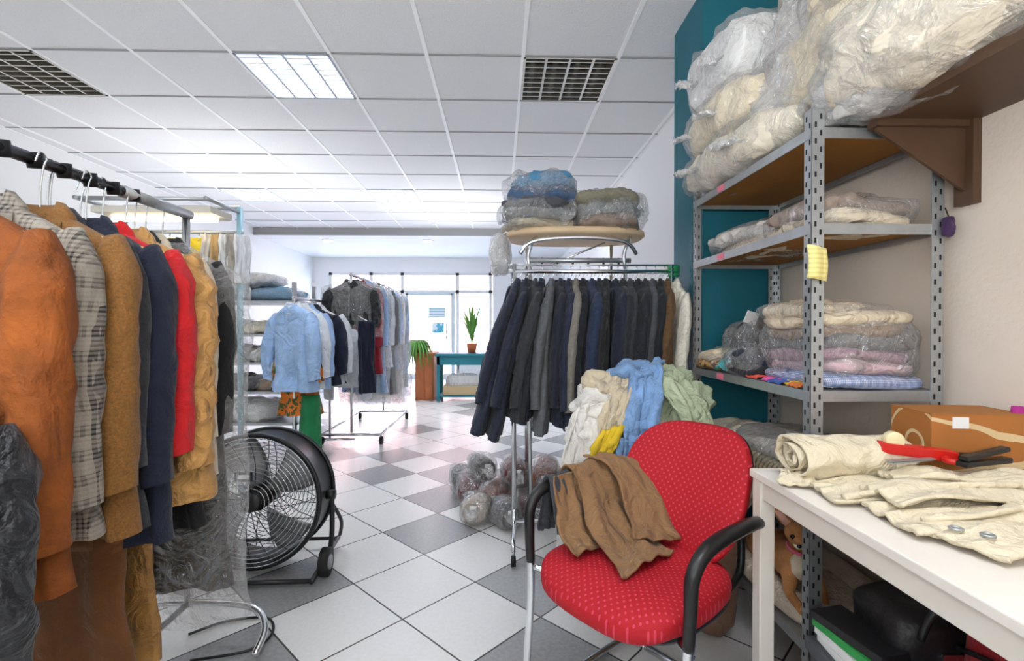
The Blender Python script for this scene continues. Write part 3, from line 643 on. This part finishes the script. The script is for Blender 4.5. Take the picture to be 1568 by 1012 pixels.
b=B('cardboard_box'); cb=mat('cardboard_printed','#b06f32',.7,pattern=('wave','#dcc294',5)); cbt=mat('cardboard_top','#a86c30',.7)
b.M=place(1.25,1.295,TZ+.03,-6); b.box((0,0,.075),(.24,.15,.15),cb); b.box((0,-.0,.1515),(.242,.152,.003),cbt); b.box((-.05,-.0765,.13),(.04,.001,.03),white); b.box((0,0,-.015),(.22,.13,.03),canvas); b.done(bevel=.003)
b=B('scissors'); red=mat('red_plastic','#cf2219',.35)
b.M=place(1.08,1.18,TZ+.078,10); b.box((-.07,0,0),(.13,.016,.003),steel,(0,0,.05)); b.box((-.07,0,.004),(.13,.014,.003),steel,(0,0,-.05))
for sg in(-1,1): b.tube([V((.045+.035*math.cos(a),sg*.024+.02*math.sin(a),.003)) for a in [2*math.pi*j/14 for j in range(14)]],.007,red if sg<0 else black,closed=True)
b.done()
b=B('tape_dispenser'); b.M=place(1.06,1.21,TZ+.092,-12); b.box((0,0,0),(.17,.04,.026),red,(0,.1,0)); b.tube([(-.05,-.012,.026),(-.05,.012,.026)],.022,mat('tape','#e8dcae',.3),seg=20); b.box((.10,0,-.008),(.06,.025,.014),black); b.done(bevel=.002)
b=B('stapler'); b.M=place(1.18,1.15,TZ+.08,14); b.box((0,0,0),(.16,.025,.014),black); b.box((0.0,0,.02),(.15,.022,.012),black,(0,-.1,0)); b.done(bevel=.003)
b=B('thread_cone'); b.tube([(1.36,1.24,TZ),(1.36,1.24,TZ+.2)],[.03,.012],mat('thread_magenta','#b12a86',.7),seg=18); b.done()

# things under the table
b=B('grey_storage_box'); gb=mat('storage_box_grey','#55585c',.5); b.bb((.86,.75,0),(1.31,1.32,.33),gb); b.bb((.85,.74,.30),(1.32,1.33,.34),gb); b.done(bevel=.008)
b=B('black_handbag'); b.sell((1.08,1.2,.43),(.14,.1,.085),mat('black_leather','#1c1b1d',.4,bump=.3,bs=60),e=.5,n=24,k=44,amp=.012,freq=7); b.tube([(.98,1.1,.47),(1.0,1.08,.55),(1.1,1.08,.56),(1.16,1.1,.48)],.008,black,smooth=6); b.box((1.05,1.095,.43),(.05,.012,.02),chrome); b.done()
b=B('red_travel_bag'); b.sell((1.18,.95,.46),(.14,.15,.12),cloth('red_bag','#a01520',rough=.5),e=.5,n=24,k=44,amp=.01,freq=6); b.tube([(1.04,.88,.52),(1.03,.9,.6),(1.03,1.0,.6),(1.05,1.03,.52)],.009,black,smooth=6); b.tube([(1.03,.82,.47),(1.03,.95,.5),(1.04,1.07,.47)],.006,black,smooth=5); b.done()
b=B('document_folders')
for k,c in enumerate(('#f4f4f2','#ededea','#2f9a4a','#1c1c1f')): b.box((.91,1.2,.352+.024*k),(.1,.2,.022),mat('folder_%d'%k,c,.5),(0,0,.1*k-.1))
b.done(bevel=.002)
b=B('blue_tarp_bag'); b.sell((.80,1.30,.12),(.05,.06,.12),mat('blue_tarp','#1f45b8',.4,wr=.6),e=.6,amp=.01,freq=12); b.done()

# ---------- visitor chair
b=B('red_office_chair'); b.M=Matrix(((-.61,-.79,0,.43),(.79,-.61,0,1.465),(0,0,1,0),(0,0,0,1)))
rf=mat('red_dotted_fabric','#b00819',.75,bump=.2,bs=250,pattern=('dots','#cc3850',62))
def seatfn(q):
    z=q.z; t=q.y/.25
    if z>0: z-=.012*(1-abs(q.x/.25))*(1-abs(t))
    if t>.6: z-=.03*(t-.6)/.4
    return V((q.x*(1-.06*max(0,-t)),q.y,z))
b.sell((0,.03,.455),(.25,.245,.045),rf,e=.55,e2=.62,n=20,k=64,fn=seatfn)
b.sell((0,.02,.415),(.235,.225,.022),black,e=.5,e2=.6,n=10,k=40)
def backfn(q):
    t=q.z/.2; w=1-.1*max(0,t)**2-.18*max(0,-t)**1.5
    return V((q.x*w,q.y+ .9*q.x*q.x-.09*t- .02*t*t,q.z))
b.sell((0,-.25,.66),(.225,.036,.2),rf,e=.55,e2=.5,n=28,k=56,fn=backfn)
b.sell((0,-.278,.66),(.215,.02,.19),black,e=.5,e2=.45,n=20,k=40,fn=backfn)
for s in(-1,1):
    b.tube([(s*.22,-.27,.6),(s*.265,-.22,.63),(s*.285,-.1,.66),(s*.29,.06,.668),(s*.29,.15,.655),(s*.287,.195,.61),(s*.285,.2,.53),(s*.28,.2,.44)],[.012,.016,.019,.02,.019,.018,.016,.014],black,seg=12,smooth=6)
    b.tube([(s*.28,.2,.46),(s*.275,.205,.3),(s*.27,.23,.06),(s*.265,.21,.02),(s*.26,.1,.013),(s*.26,-.2,.013),(s*.24,-.26,.013),(s*.18,-.28,.013)],.0125,chrome,seg=12,smooth=6)
    b.tube([(s*.28,.19,.42),(s*.2,.1,.405),(s*.18,-.15,.405)],.011,chrome,smooth=4)
    b.tube([(s*.18,-.15,.405),(s*.17,-.27,.42),(s*.16,-.31,.5),(s*.15,-.31,.65)],.012,black,smooth=5)
b.tube([(-.18,-.28,.013),(.18,-.28,.013)],.0125,chrome,seg=12); b.tube([(-.19,.05,.402),(.19,.05,.402)],.011,chrome); b.tube([(-.19,-.12,.402),(.19,-.12,.402)],.011,chrome)
b.done()
b=B('brown_shirt'); b.M=Matrix(((-.61,-.79,0,.43),(.79,-.61,0,1.465),(0,0,1,0),(0,0,0,1)))
sh=cloth('brown_shirt_cloth','#8b6844',wr=.85,ws=9,var=.08)
b.drape([(.325,-.07,.55),(.315,-.07,.66),(.28,-.07,.715),(.225,-.06,.67),(.16,-.04,.60),(.10,-.02,.55),(.03,.0,.517),(-.06,.04,.512)],(0,.27,0),sh,amp=.013,freq=8,seed=3,nv=40,sm=10,th=.006,taper=(.6,.95))
b.drape([(.26,-.14,.725),(.20,-.17,.715),(.13,-.17,.66),(.06,-.12,.58),(-.0,-.08,.525)],(.07,.15,.02),sh,amp=.011,freq=7,seed=8,nv=26,sm=10,th=.006)
b.drape([(.27,.05,.70),(.23,.07,.62),(.18,.1,.55),(.1,.12,.515)],(0,.13,0),sh,amp=.012,freq=7,seed=12,nv=26,sm=10)
b.drape([(.325,.06,.50),(.315,.06,.60),(.285,.06,.695),(.25,.07,.62),(.22,.08,.53)],(0,.12,0),cloth('charcoal_knit','#3c4046'),amp=.012,seed=5,nv=20)
b.done()

# ---------- laundry pile
b=B('laundry_hamper'); hm=mat('hamper_grey','#8f9296',.6)
R=[]
for z,s in((0.0,.85),(.3,.95),(.58,1.0),(.6,1.04),(.6,.98),(.4,.9)): R.append([V((.6+.24*s*math.copysign(abs(math.cos(a))**.6,math.cos(a)),2.17+.18*s*math.copysign(abs(math.sin(a))**.6,math.sin(a)),z)) for a in [2*math.pi*j/36 for j in range(36)]])
b.loft(R,hm); b.done()
b=B('laundry_pile')
wsh=cloth('laundry_white','#e4e1d9',wr=.9,ws=8); dn=cloth('light_denim','#7ba0cc',wr=.9,ws=9,var=.25,vs=14); gsn=cloth('laundry_green','#b6c2a0',wr=.9,ws=9); yl=cloth('laundry_yellow','#dcbb26'); rd=cloth('laundry_red','#b8202c'); bg=cloth('laundry_beige','#cfc1a6',wr=.9,ws=8)
b.sell((.6,2.17,.72),(.25,.18,.19),bg,e=.8,amp=.04,freq=7,n=40,k=70)
def lump(c,h,m,seed,rot=(0,0,0)): b.sell(c,h,m,e=.9,amp=.03,freq=12,n=34,k=56,seed=seed,rot=rot)
lump((.42,2.05,.86),(.11,.09,.07),wsh,1,(0,.4,.3)); lump((.48,2.08,.93),(.12,.1,.05),bg,2,(0,.3,0)); lump((.78,2.06,.86),(.12,.1,.08),gsn,3,(0,-.4,0)); lump((.72,2.12,.95),(.11,.1,.06),gsn,4,(.1,-.3,.4)); lump((.84,2.1,.72),(.09,.1,.1),gsn,5)
lump((.58,2.08,.99),(.1,.09,.05),dn,6,(0,.1,.6)); lump((.38,2.02,.72),(.09,.09,.12),wsh,7)
b.drape([(.56,1.90,.50),(.55,1.88,.66),(.555,1.90,.81),(.59,1.95,.93),(.62,2.02,1.02),(.66,2.1,1.04)],(.13,0,.02),dn,amp=.018,freq=9,seed=2,nv=34,sm=12,th=.012)
b.drape([(.47,1.92,.46),(.48,1.90,.6),(.52,1.91,.76)],(.09,.01,0),dn,amp=.016,freq=8,seed=6,th=.012)
b.drape([(.84,1.95,.66),(.80,1.93,.80),(.75,1.95,.90),(.7,2.02,.98),(.66,2.12,1.0)],(.16,.03,-.03),gsn,amp=.022,freq=9,seed=4,nv=34,sm=12,th=.01)
b.drape([(.27,1.99,.24),(.285,1.97,.45),(.31,1.95,.66),(.36,1.96,.82),(.43,2.0,.93)],(.13,.0,0),wsh,amp=.022,freq=9,seed=5,nv=34,sm=12,taper=(.45,1.2),th=.01)
b.drape([(.36,1.94,.34),(.37,1.92,.5),(.39,1.92,.64)],(.1,.0,0),bg,amp=.018,freq=8,seed=15,nv=30,sm=12,th=.01)
b.drape([(.43,1.92,.74),(.45,1.93,.83),(.49,1.97,.92),(.54,2.03,.99)],(.11,-.01,.04),bg,amp=.02,freq=9,seed=7,nv=30,sm=12,th=.01)
b.drape([(.39,1.89,.68),(.42,1.885,.74),(.45,1.90,.80)],(.10,0,.03),yl,amp=.012,seed=8,th=.01); b.drape([(.41,1.89,.60),(.43,1.89,.65),(.45,1.895,.69)],(.11,0,.02),rd,amp=.01,seed=9); b.drape([(.44,1.895,.5),(.45,1.89,.56),(.46,1.90,.61)],(.08,0,.02),blackc,amp=.008,seed=10)
b.done()
b=B('beige_garment_heap'); b.sell((.86,1.87,.62),(.1,.11,.12),bg,e=.8,amp=.03,freq=8,n=24,k=40); b.sell((.84,1.9,.3),(.09,.1,.3),cloth('heap_brown','#8d6a55'),e=.7,amp=.02,freq=7,n=24,k=40); b.done()

# floor bundles in plastic
b=B('plastic_wrapped_rugs'); rg=[cloth('rug_maroon','#6b2c30',bs=120,bump=.6),cloth('rug_brown','#93573e',bs=120,bump=.6),cloth('rug_cream','#d2c4b2',bs=120,bump=.6),cloth('rug_dark','#3a3436',bs=120,bump=.6)]
k=0
for (x,y,z,r,l) in ((-.2,3.35,.09,.085,.3),(-.02,3.2,.09,.09,.28),(-.13,3.0,.08,.08,.22),(.03,2.92,.085,.075,.2),(.2,3.1,.09,.085,.25),(.4,3.15,.09,.085,.25),(.58,3.1,.09,.085,.25),(-.12,3.3,.25,.075,.25),(.1,3.2,.25,.08,.25),(.3,3.15,.25,.08,.25),(.5,3.12,.25,.08,.25),(-.27,3.55,.09,.08,.2)):
    m=rg[k%4]; b.M=place(x,y,z,random.uniform(-25,25),0,random.uniform(-6,10))
    b.tube([(0,-l*.5,0),(0,-l*.46,0),(0,0,0),(0,l*.46,0),(0,l*.5,0)],[r*.75,r*.92,r*.97,r*.92,r*.7],m,seg=22)
    for q in (.7,.45,.2): b.tube([V((r*q*math.cos(a),-l*.5-.004,r*q*math.sin(a))) for a in [2*math.pi*j/18 for j in range(18)]],r*.09,m,closed=True,seg=6)
    b.sell((0,0,0),(r*1.07,l*.6,r*1.05),FILM3,e=.6,n=24,k=44,amp=.018,freq=12,seed=k); b.box((.01,-l*.6,.03),(.04,.002,.022),white,(.2,0,.1))
    b.drape([(0,-l*.52,.02),(.01,-l*.75,.0),(.02,-l*.85,-.03)],(r*1.1,0,.02),FILM2,amp=.02,seed=k,taper=(1,.5),th=.002); k+=1
b.done()

# ---------- drum fan
b=B('drum_fan'); ax=V((.03,-1,.05)).normalized(); rt=V((0,0,1)).cross(ax).normalized(); upv=ax.cross(rt)
fm=mat('fan_dark_metal','#3a3b3d',.35,.7); bl=mat('fan_blade_grey','#a2a5a8',.4,.4)
FX,FY,SC=-1.17,2.42,.95
b.M=Matrix(((rt.x,ax.x,upv.x,FX),(rt.y,ax.y,upv.y,FY),(rt.z,ax.z,upv.z,.385*SC),(0,0,0,1)))@Matrix.Scale(SC,4)
Rf=.325
def circ(r,y,n=48): return [V((r*math.cos(2*math.pi*j/n),y,r*math.sin(2*math.pi*j/n))) for j in range(n)]
b.loft([circ(Rf,.1),circ(Rf,-.12),circ(Rf-.012,-.12),circ(Rf-.012,.1),circ(Rf,.1)],fm,False,False)
b.tube(circ(Rf+.004,.1),.011,fm,closed=True,seg=8); b.tube(circ(Rf+.004,-.12),.011,fm,closed=True,seg=8)
for yy in(.115,-.13):
    for k in range(1,14): b.tube(circ(.05+.0205*k,yy+(.012*(1-k/14) if yy>0 else 0),40),.0018,chrome if yy>0 else fm,closed=True,seg=5)
    for k in range(20):
        a=2*math.pi*k/20; 
        b.tube([V((r*math.cos(a+.35*(r/.3)),yy,r*math.sin(a+.35*(r/.3)))) for r in(.05,.12,.19,.26,.325)],.0024,fm,seg=5)
b.tube([(0,-.12,0),(0,.06,0)],.06,fm,seg=24); b.tube([(0,.11,0),(0,.128,0)],[.05,.045],fm,seg=24)
for k in range(4):
    a0=k*math.pi/2+.4
    def fn(u,v):
        r=.055+.245*u; a=a0+(v-.5)*(1.0-.15*u)+.25*u; return (r*math.cos(a),-.02+.055*(v-.5)*(1.4-.6*u)*2*.8,r*math.sin(a))
    b.sheet(fn,12,10,bl,.003)
b.box((-.03,.132,.13),(.085,.006,.045),mat('fan_badge','#1d2a3a',.4)); b.box((-.03,.136,.13),(.05,.002,.02),white)
b.M=Matrix(((rt.x,ax.x,0,FX),(rt.y,ax.y,0,FY),(0,0,1,0),(0,0,0,1)))@Matrix.Scale(SC,4)
for s in(-1,1):
    b.tube([(s*.35,-.02,.385),(s*.352,-.02,.2),(s*.34,-.02,.08),(s*.32,-.05,.045)],.013,fm,seg=10,smooth=6)
    b.tube([(s*.352,-.02,.33),(s*.37,-.12,.2),(s*.34,-.2,.09)],.01,fm,smooth=5)
    b.tube([(s*.32,-.24,.06),(s*.32,.2,.03)],.012,fm); b.tube([(s*.33,.08,.07),(s*.37,.08,.07)],.07,rubber,seg=24); b.tube([(s*.325,.08,.07),(s*.375,.08,.07)],.035,bl,seg=20)
    b.tube([(s*.33,-.0,.385),(s*.375,-.0,.385)],.025,black,seg=14)
b.tube([(-.32,.19,.03),(.32,.19,.03)],.012,fm); b.tube([(-.32,-.22,.06),(.32,-.22,.06)],.01,fm)
b.done()
b=B('power_cable'); b.tube([(-1.1,1.75,.01),(-.92,1.8,.01),(-.88,1.9,.01),(-.95,2.0,.01),(-1.1,1.98,.01),(-1.2,1.9,.01)],.005,black,smooth=8,seg=6); b.done()

# ---------- background left: lamp rack
b=B('steaming_rack_with_lamp')
for x in(-2.3,-1.6):
    b.tube([(x,3.05,0),(x,3.05,1.93)],.018,mat('lightblue_post','#8fb9c9',.5)); b.tube([(x,3.05,1.9),(x,2.7,1.9)],.012,steel)
b.tube([(-2.3,3.05,1.93),(-1.6,3.05,1.93)],.014,steel); b.tube([(-2.3,3.05,1.78),(-1.58,3.05,1.78)],.012,steel); b.tube([(-2.3,2.72,1.9),(-1.6,2.72,1.9)],.012,steel)
b.bb((-2.28,2.78,1.84),(-1.62,3.0,1.875),mat('lamp_housing','#d9d4c8',.4)); b.tube([(-2.25,2.9,1.825),(-1.65,2.9,1.825)],.014,mat('lamp_tube_on','#ffe9c0',.4,emit=6),seg=12)
for k in range(7): b.tube([(-2.2+.09*k,3.05,1.78),(-2.2+.09*k,3.03,1.72)],.004,chrome)
b.done()
yb=cloth('yellow_vest','#dcc634'); 
b=B('yellow_vest'); x=-1.92; b.drape([(x,3.03,1.74),(x,3.01,1.65),(x,3.0,1.55),(x,3.01,1.44)],(.2,0,0),yb,amp=.015,seed=1); b.drape([(x+.02,2.99,1.73),(x+.02,2.985,1.66),(x+.01,2.98,1.56)],(.03,0,0),black,amp=.004,seed=2); b.done()
b=B('hanging_garments_in_bags')
for k,(x,c,l) in enumerate(((-1.77,'#cfcac2',.42),(-1.71,'#b89a6a',.5),(-1.66,'#dde2e6',.36),(-1.62,'#a8a49c',.3),(-2.1,'#e6e4df',.5),(-2.22,'#a9b2b8',.6),(-1.57,'#d9dde2',.3))):
    m=cloth('bagged_%d'%k,c); b.drape([(x,3.02,1.76),(x+.01,3.0,1.6),(x+.02,2.99,1.76-l)],(.07,.05,0),m,amp=.02,seed=k,nv=14)
b.done()

# back-left shelves with bundles
b=B('storage_shelf_unit')
for x in(-3.3,-1.98):
    for y in(4.7,5.2): b.bb((x,y,0),(x+.035,y+.035,1.62),steel)
for z in (.25,.55,.83,1.1,1.42): b.bb((-3.3,4.7,z),(-1.945,5.235,z+.025),steel)
b.done()
lb=cloth('pale_blue_duvet','#94c0de',wr=.6); n_=0
for (x,y,z,hx,hz,m) in ((-2.75,4.95,1.535,.35,.08,lb),(-2.2,4.95,1.51,.22,.055,cloth('blue_sheet','#6fa6c8')),(-2.5,4.95,1.66,.3,.05,whited),(-2.7,4.95,1.19,.3,.06,whited),(-2.25,4.95,1.18,.22,.05,ivory),(-2.65,4.95,.93,.3,.07,greyd),(-2.25,4.95,.92,.2,.06,whited),(-2.6,4.95,.64,.3,.06,blk),(-2.2,4.95,.63,.2,.05,brn),(-2.5,4.95,.37,.35,.09,whited)):
    folded('wrapped_bedding',(x,y,z),(hx,.22,hz),[m],0,seed=40+n_,amp=.025); n_+=1
# shirts rack
b=B('shirt_rack'); sx=-1.72
b.tube([(sx,4.1,1.44),(sx,5.0,1.44)],.012,chrome)
for yy in(4.12,4.98):
    b.tube([(sx,yy,1.44),(sx,yy,.06)],.012,chrome); b.tube([(sx-.25,yy,.05),(sx+.25,yy,.05)],.012,chrome)
b.done()
blue_s=cloth('pale_blue_shirt_cloth','#a3c2ea',wr=.9); ws_=cloth('white_shirt_cloth','#e2e6ec',wr=.8)
for k,(y,m,w) in enumerate(((4.12,blue_s,.21),(4.25,ws_,.2),(4.38,blue_s,.24),(4.5,navy,.24),(4.62,ws_,.26))):
    b=B('hanging_shirt'); b.M=place(sx,y,1.43,random.uniform(-25,10) if k else -22); jacket(b,m,L=.72,W=w,T=.06,seed=k+30,lapel=False,collar=ws_ if k==0 else None,sl=.55,splay=.07,fold=.5,buttons=False); b.done()
b=B('orange_patterned_dress'); b.M=place(sx+.02,4.2,1.05,0); jacket(b,cloth('orange_print','#d87524',pattern=('blotch','#4a5a2a',25)),L=.55,W=.17,T=.07,sl=.2,lapel=False,seed=5,hang=False,buttons=False); b.done()
b=B('green_garment_roll'); b.tube([(-1.6,4.15,0.0),(-1.6,4.15,.3),(-1.59,4.15,.62)],[.1,.09,.07],cloth('green_cloth','#1a7d4a'),seg=20,smooth=4); b.done()
# rolling rack in centre
b=B('rolling_garment_rack'); x0=-1.5
b.tube([(x0,4.95,1.72),(x0,6.35,1.72)],.014,chrome)
for yy in(4.97,6.33):
    b.tube([(x0,yy,1.74),(x0,yy,.12)],.013,chrome); b.tube([(x0-.3,yy,.1),(x0+.3,yy,.1)],.013,chrome)
    for s in(-.3,.3): b.tube([(x0+s,yy,.1),(x0+s,yy,.06)],.01,chrome); b.tube([(x0+s-.015,yy,.04),(x0+s+.015,yy,.04)],.04,rubber,seg=16)
b.tube([(x0-.3,4.97,.1),(x0-.3,6.33,.1)],.012,chrome); b.tube([(x0+.3,4.97,.1),(x0+.3,6.33,.1)],.012,chrome)
b.done()
mar=cloth('maroon_cloth','#9d2436'); pk2=cloth('pink_cloth','#efc2c7'); dk=[darknyl,mar,blue_s,ws_,greyw,blue_s,pk2,ws_,navy,blue_s,ws_]
for k,m in enumerate(dk):
    b=B('covered_garment'); b.M=place(x0+(.03*k if k<4 else .1),5.0+.12*k,1.71,random.uniform(-15,5)); L=.45 if k==0 else random.uniform(.85,1.25)
    jacket(b,m,L=L,W=.24,T=.05,seed=k+60,lapel=False,fold=.35,buttons=False,sl=.4 if k==0 else .6); 
    if k%2==0: cover(b,L+.12,W=.3,T=.07,seed=k,m=FILM3 if k==0 else FILM2)
    b.done()
b=B('white_blouse'); b.M=place(x0+.0,4.9,1.2,-5); jacket(b,ws_,L=.55,W=.2,T=.06,seed=77,lapel=False,fold=.4,buttons=False,hk=.45); b.done()
b=B('dark_trousers'); b.drape([(-1.28,4.75,1.25),(-1.28,4.73,.9),(-1.27,4.74,.55)],(.14,.1,0),navy,amp=.02,seed=4); b.tube([(-1.28,4.75,1.25),(-1.5,4.97,1.35)],.006,chrome); b.done()

# ---------- counter, cabinet, plants
tealf=mat('teal_counter','#1d7d8c',.5); ow=mat('orange_wood','#b5683a',.5,var=.15,vs=4)
b=B('teal_counter'); b.bb((-1.02,7.75,.72),(-.1,8.3,.76),tealf); b.bb((-1.0,7.78,.58),(-.12,7.8,.72),tealf)
for x in(-1.0,-.16): b.bb((x,7.78,0),(x+.05,7.83,.72),tealf); b.bb((x,8.22,0),(x+.05,8.27,.72),tealf)
b.bb((-.98,7.8,.06),(-.13,8.25,.09),tealf); b.done(bevel=.004)
b=B('wire_basket'); wk=mat('wicker','#c9b28a',.7); b.bb((-.9,7.82,.1),(-.25,8.15,.24),wk)
for k in range(14): b.tube([(-.9+.05*k,7.82,.24),(-.9+.05*k,7.82,.5)],.004,white,seg=5)
for z in(.3,.4,.5): b.tube([(-.9,7.82,z),(-.25,7.82,z)],.004,white,seg=5)
b.sell((-.58,8.0,.3),(.28,.14,.12),whited,amp=.02); b.done()
b=B('wooden_cabinet'); b.bb((-1.36,7.9,0),(-1.06,8.4,.74),ow); b.bb((-1.34,7.885,.04),(-1.22,7.9,.7),ow); b.bb((-1.2,7.885,.04),(-1.08,7.9,.7),ow); b.bb((-1.38,7.88,.74),(-1.04,8.42,.77),ow); b.done(bevel=.004)
leaf=mat('leaf_green','#5f9a3c',.5,var=.3); 
def plant(name,c,h,n,spread,pot,droop=.4,lw=.03):
    b=B(name); b.tube([c,(c[0],c[1],c[2]+pot)],[pot*.4,pot*.55],mat('terracotta','#b8643c',.8),seg=20); base=V((c[0],c[1],c[2]+pot))
    for k in range(n):
        a=random.uniform(0,6.28); s=spread*random.uniform(.4,1); hh=h*random.uniform(.6,1); d=V((math.cos(a),math.sin(a),0)); sd=V((-d.y,d.x,0))
        def fn(u,v):
            p=base+d*s*u**1.2+V((0,0,hh*(u-droop*u*u*u))); return p+sd*lw*math.sin(math.pi*min(.98,u*.9+.08))*(v-.5)*2+V((0,0,-.3*lw*abs(v-.5)))
        b.sheet(fn,10,2,leaf,.001)
    return b.done()
plant('potted_fern',(-1.34,8.0,.77),.35,110,.36,.12,2.2,.02)
plant('tall_potted_plant',(-.45,8.0,.76),.85,22,.28,.16,.25,.02)

# ---------- camera
cam=bpy.data.cameras.new('camera'); co=bpy.data.objects.new('camera',cam); bpy.context.scene.collection.objects.link(co)
co.location=(0,0,1.2); co.rotation_euler=(math.radians(89.5),0,math.radians(-1.5)); cam.sensor_width=36; cam.lens=36*760/1600; cam.clip_start=.02
bpy.context.scene.camera=co
# ---------- light
w=bpy.data.worlds.new('world'); bpy.context.scene.world=w; w.use_nodes=True; nt=w.node_tree; bgn=nt.nodes['Background']; sky=nt.nodes.new('ShaderNodeTexSky'); sky.sky_type='NISHITA'; sky.sun_elevation=math.radians(40); sky.sun_rotation=math.radians(120); sky.sun_disc=False
nt.links.new(sky.outputs[0],bgn.inputs[0]); bgn.inputs[1].default_value=3.0
def area(name,loc,rot,sx_,sy_,e):
    l=bpy.data.lights.new(name,'AREA'); l.shape='RECTANGLE'; l.size=sx_; l.size_y=sy_; l.energy=e; l.color=(.97,.985,1); o=bpy.data.objects.new(name,l); o.location=loc; o.rotation_euler=[math.radians(a) for a in rot]; bpy.context.scene.collection.objects.link(o)
area('added_fill_rear',(-.6,-1.2,1.5),(150,0,0),2.2,1.0,80)   # added fill behind the camera, aimed up and forward to brighten the ceiling
area('added_ceiling_fill_mid',(-2.7,5.4,1.8),(180,0,0),1.4,2.4,18)  # added unseen fill facing up to lift the mid-room ceiling
area('added_ceiling_fill_front',(-.6,7.0,1.9),(180,0,0),1.2,1.6,14)  # second added upward fill, for the ceiling towards the shopfront; no real fixture
sc=bpy.context.scene
sc.view_settings.view_transform='Standard'
sc.view_settings.exposure=.25
